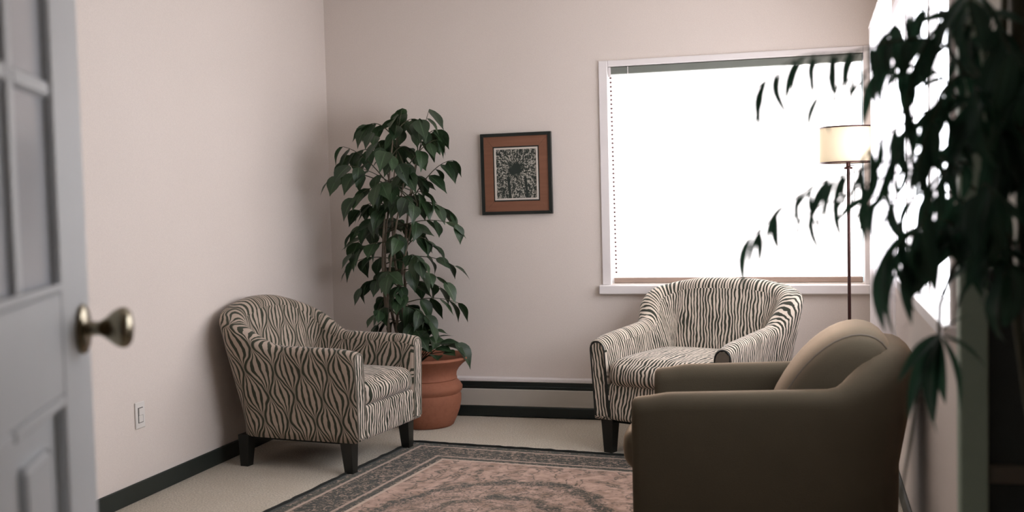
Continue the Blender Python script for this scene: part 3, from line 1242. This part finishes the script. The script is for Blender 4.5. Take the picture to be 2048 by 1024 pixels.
# stems: a loose bundle of thin grey canes
stems = []
for k in range(7):
    a = 2*math.pi*k/7+.3
    x0, y0 = -.13+.055*math.cos(a), -.01+.055*math.sin(a)
    x1, y1 = -.09+.10*math.cos(a+1.2), -.02+.10*math.sin(a+1.2)
    top = 1.35+.10*((k*3) % 5)
    pts = []
    for i in range(13):
        t = i/12
        sw_ = math.sin(t*5+k)*.012
        pts.append(Vector((lerp(x0, x1, t**1.6)+sw_-.06*math.sin(math.pi*t), lerp(y0, y1, t**1.6)+sw_, lerp(.335, top, t))))
    stems.append(pts)
    MB().tube(pts, [lerp(.011, .004, i/12) for i in range(13)], 7).build('stem', MAT['bark'], fig, True)

# crown outline: height, left and right reach measured from the pot axis
PROF = [(.44, -.02, .26), (.52, -.16, .22), (.62, -.30, .17), (.74, -.44, .19), (.89, -.46, .22), (1.08, -.50, .22), (1.33, -.48, .24),
        (1.48, -.56, .21), (1.60, -.58, .19), (1.74, -.46, .19), (1.84, -.33, .15), (1.93, -.18, .08)]


def prof(z):
    if z <= PROF[0][0]:
        return PROF[0][1], PROF[0][2]
    for (za, la, ra), (zb, lb, rb) in zip(PROF, PROF[1:]):
        if z <= zb:
            t = (z-za)/(zb-za)
            return lerp(la, lb, t), lerp(ra, rb, t)
    return PROF[-1][1], PROF[-1][2]


nleaf = 0
NTW = 57
for k in range(NTW):
    zt = lerp(.48, 1.965, ((k+.5)/NTW)**.88)
    l, r = prof(zt)
    cx, rx = (l+r)/2, (r-l)/2
    ang = k*2.399963 + random.uniform(-.3, .3)
    rad = random.choice((1.06, 1., .84, .55))
    ry = min(.26, rx*.85)
    end = Vector((cx+rx*rad*math.cos(ang), -.01+ry*rad*math.sin(ang), zt-.02))
    st = random.choice(stems)
    zs = min(st[-1].z, zt+random.uniform(-.10, .06))
    i = min(range(13), key=lambda q: abs(st[q].z-zs))
    start = st[i]
    midp = start.lerp(end, .55)+Vector((0, 0, .07+.05*random.random()))
    pts = []
    for q in range(9):
        t = q/8
        pts.append(start*(1-t)**2+midp*2*t*(1-t)+end*t*t)
    MB().tube(pts, [lerp(.0042, .0016, q/8) for q in range(9)], 5).build('twig', MAT['twig'], fig, True)
    outv = Vector((math.cos(ang), math.sin(ang), 0))
    nl = 5
    for q in range(nl):
        t = lerp(.42, 1., q/(nl-1))
        f = t*8
        a = min(7, int(f))
        base = pts[a].lerp(pts[a+1], f-a)
        side = Vector((-outv.y, outv.x, 0))*(.75 if q % 2 else -.75) if q < nl-1 else Vector()
        d = outv*random.uniform(.45, 1.05)+side*random.uniform(.4, 1.)+Vector((0, 0, -random.uniform(.35, 1.25)))
        L = random.uniform(.115, .170)
        # keep leaves clear of the walls
        tip = base+d.normalized()*L
        if FY+tip.y > YB-.03:
            d.y = -abs(d.y)*.3
        if FX+tip.x < XL+.03:
            d.x = abs(d.x)*.2
        if tip.z < .47:
            d.z = abs(d.z)*.15
        place_leaf(fig, random.choice(FIG), base, d, L, random.uniform(-.6, .6), random.uniform(.92, 1.15))
        nleaf += 1
# a skirt of leaves over the pot rim, one hanging out to the right
for (x, y, z, dx, dy, dz, L) in ((.03, -.10, .46, .5, -.6, -.35, .13), (.09, -.05, .45, .9, -.4, -.3, .13), (.0, -.12, .44, -.1, -1, -.3, .12),
                                 (.12, .02, .46, 1., .1, -.15, .13), (-.06, -.12, .45, -.5, -.8, -.3, .12), (.06, .05, .50, .6, .5, .1, .12),
                                 (.15, -.06, .43, .8, -.7, -.2, .12), (-.02, -.05, .52, .3, -.5, .0, .13), (.05, -.09, .42, .9, -.9, -.1, .13),
                                 (.20, -.02, .475, 1., -.1, -.75, .19), (.12, -.10, .41, .3, -1, .0, .11), (.02, .02, .55, .8, -.2, -.5, .14)):
    z += .03
    if x < .19:
        dz = max(dz, -.02)
    b = Vector((x, y, z))
    place_leaf(fig, FIG[2] if x < .19 else FIG[1], b, (dx, dy, dz), L, random.uniform(-.4, .4), 1.)
    nleaf += 1
    s0 = Vector((-.06, 0, .36))
    MB().tube([s0, s0.lerp(b, .5)+Vector((0, 0, .03)), b], [.004, .003, .002], 5).build('twig', MAT['twig'], fig, True)

# ---- long-leaved plant in the right foreground
random.seed(5)
TX, TY = .395, 1.93
pal = empty('potted_tree', (TX, TY, 0))
tag(pal, 'dark long-leaved indoor tree arching in from the right edge, close to the camera', 'potted plant')
MB().lathe([(.0, 0.), (.13, 0.), (.135, .01), (.155, .20), (.165, .30), (.172, .305), (.172, .33), (.160, .332), (.152, .30), (.0, .30)], 40).build('pot', MAT['pot2'], pal, True)
MB().lathe([(.0, .298), (.150, .30), (.152, .318), (.0, .325)], 28).build('soil', MAT['soil'], pal, True)
org = Vector((TX, TY, 0))
trunks = []
for k, (px, top, rr, dy) in enumerate(((2030, 2.15, .017, 0.), (2055, 2.1, .014, .03), (2090, 2.2, .013, -.04), (2012, 1.95, .010, -.02))):
    a = at_depth(px, 700, 1.78+dy)-org
    pts = []
    for i in range(15):
        t = i/14
        pts.append(Vector((lerp(-.02+.02*k, a.x, min(1, t*1.6))+.008*math.sin(4*t+k), lerp(0, a.y, min(1, t*1.6))+.01*math.cos(5*t+k), lerp(.31, top, t))))
    trunks.append(pts)
    MB().tube(pts, [lerp(rr, rr*.5, i/14) for i in range(15)], 8).build('trunk', MAT['twig'], pal, True)


def branch(path, n, L0, L1, spread=.8, down=.9, rad=.0028, dir_bias=(0, 0, 0), width=1., start=.15):
    """path: (px, py, depth) control points turned into room positions; leaves hang alternately along it"""
    C = [at_depth(*q)-org for q in path]
    # smooth the control polygon
    pts = []
    m = len(C)
    for i in range(m-1):
        p0, p1, p2, p3 = C[max(0, i-1)], C[i], C[i+1], C[min(m-1, i+2)]
        for q in range(6):
            t = q/6
            pts.append(.5*((2*p1)+(p2-p0)*t+(2*p0-5*p1+4*p2-p3)*t*t+(3*p1-p0-3*p2+p3)*t**3))
    pts.append(C[-1])
    N = len(pts)
    MB().tube(pts, [lerp(rad, rad*.35, i/(N-1)) for i in range(N)], 5).build('branch', MAT['twig'], pal, True)
    for k in range(n):
        f = lerp(start, .999, k/(max(1, n-1)))*(N-1)
        a = min(N-2, int(f))
        base = pts[a].lerp(pts[a+1], f-a)
        tan = (pts[a+1]-pts[a]).normalized()
        side = tan.cross(Vector((0, 0, 1)))
        if side.length < .1:
            side = Vector((random.uniform(-1, 1), random.uniform(-1, 1), 0))
        side = side.normalized()*(1 if k % 2 else -1)
        d = tan*random.uniform(.3, .9)+side*spread*random.uniform(.2, 1.)+Vector((0, 0, -down*random.uniform(.4, 1.3)))+Vector(dir_bias)
        L = random.uniform(L0, L1)
        tip = org+base+d.normalized()*L
        if tip.x > XR+.30:
            d.x = -abs(d.x)*.4
        place_leaf(pal, random.choice(BLD), base, d, L, random.uniform(-.7, .7), width*random.uniform(.85, 1.25))
    return n


ntl = 0
B = [
    # crown arching over to the left: long sprays across the window, shorter ones near the trunks
    ([(1955, 120, 1.78), (1900, 30, 1.76), (1830, 20, 1.74), (1770, 70, 1.72)], 13, .06, .10, 1.),
    ([(1955, 200, 1.78), (1890, 90, 1.74), (1800, 80, 1.70), (1700, 105, 1.66), (1600, 115, 1.62), (1510, 175, 1.60)], 24, .06, .09, .8),
    ([(1890, 95, 1.76), (1800, 110, 1.74), (1720, 150, 1.72), (1640, 190, 1.70)], 10, .05, .08, .7),
    ([(1955, 260, 1.78), (1880, 150, 1.80), (1810, 130, 1.82), (1740, 150, 1.84)], 13, .06, .10, .9),
    ([(1940, 300, 1.76), (1880, 220, 1.72), (1800, 250, 1.68), (1740, 300, 1.66)], 13, .06, .10, .9),
    ([(1950, 380, 1.78), (1880, 310, 1.75), (1790, 320, 1.70), (1700, 345, 1.66), (1610, 380, 1.64), (1505, 470, 1.62)], 26, .06, .095, .8),
    ([(1880, 330, 1.77), (1780, 350, 1.74), (1690, 390, 1.72), (1610, 430, 1.70)], 10, .05, .085, .7),
    ([(1950, 420, 1.78), (1880, 380, 1.80), (1800, 400, 1.80), (1730, 395, 1.80)], 13, .07, .11, .9),
    ([(1950, 500, 1.78), (1890, 440, 1.74), (1820, 470, 1.70), (1770, 520, 1.68)], 13, .08, .125, 1.),
    ([(1955, 540, 1.78), (1900, 470, 1.76), (1850, 480, 1.72), (1800, 540, 1.70)], 12, .08, .125, 1.),
    ([(1945, 150, 1.78), (1905, 160, 1.70), (1860, 250, 1.66), (1835, 340, 1.64)], 15, .06, .10, 1.),
    ([(1945, 330, 1.78), (1900, 330, 1.70), (1860, 400, 1.66), (1840, 460, 1.64)], 12, .07, .11, 1.),
    ([(1945, 60, 1.78), (1890, 40, 1.72), (1840, 110, 1.70), (1815, 200, 1.69), (1810, 300, 1.69)], 15, .06, .10, 1.),
]
for path, n, a, b, wd in B:
    ntl += branch(path, n, a, b, width=wd)
# the dense core around the trunks
for k in range(18):
    px = (1945, 1955, 1968, 1990, 2015, 2040)[k % 6]
    y0 = lerp(-20, 560, ((k*7) % 18)/18.)
    dd = 1.78+random.uniform(-.06, .06)
    ex = px+random.uniform(-45, 50)
    ntl += branch([(px, y0+70, dd), ((px+ex)/2, y0, dd-.05), (ex, y0+30, dd-.09)], 6, .085, .13, .9, 1.1, .0022, width=1.3)
# low shoot with a fan of long strap leaves beside the velvet chair
C0 = at_depth(1878, 668, 1.74)-org
MB().tube([at_depth(1955, 470, 1.78)-org, at_depth(1905, 540, 1.76)-org, at_depth(1880, 610, 1.75)-org, C0], [.0045, .004, .0035, .003], 6).build('branch', MAT['twig'], pal, True)
for (px, py, L, dep) in ((1918, 785, .125, 1.72), (1925, 730, .09, 1.74), (1835, 790, .15, 1.72), (1850, 800, .15, 1.70), (1866, 790, .14, 1.73), (1820, 760, .12, 1.70),
                         (1880, 780, .12, 1.74), (1845, 830, .16, 1.73), (1900, 690, .06, 1.74)):
    d = (at_depth(px, py, dep)-org)-C0
    place_leaf(pal, BLD[0], C0, d+Vector((0, 0, .035)), L, random.uniform(-.5, .5), .8)
    ntl += 1
# a dry strap hanging down behind the chair's back
MB().tube([at_depth(1868, 690, 1.74)-org, at_depth(1838, 780, 1.73)-org, at_depth(1822, 880, 1.72)-org, at_depth(1806, 970, 1.71)-org, at_depth(1798, 1010, 1.71)-org],
          [.002, .0028, .003, .002, .001], 6).build('hanging_shoot', MAT['twig'], pal, True)
print('leaves', nleaf, ntl)
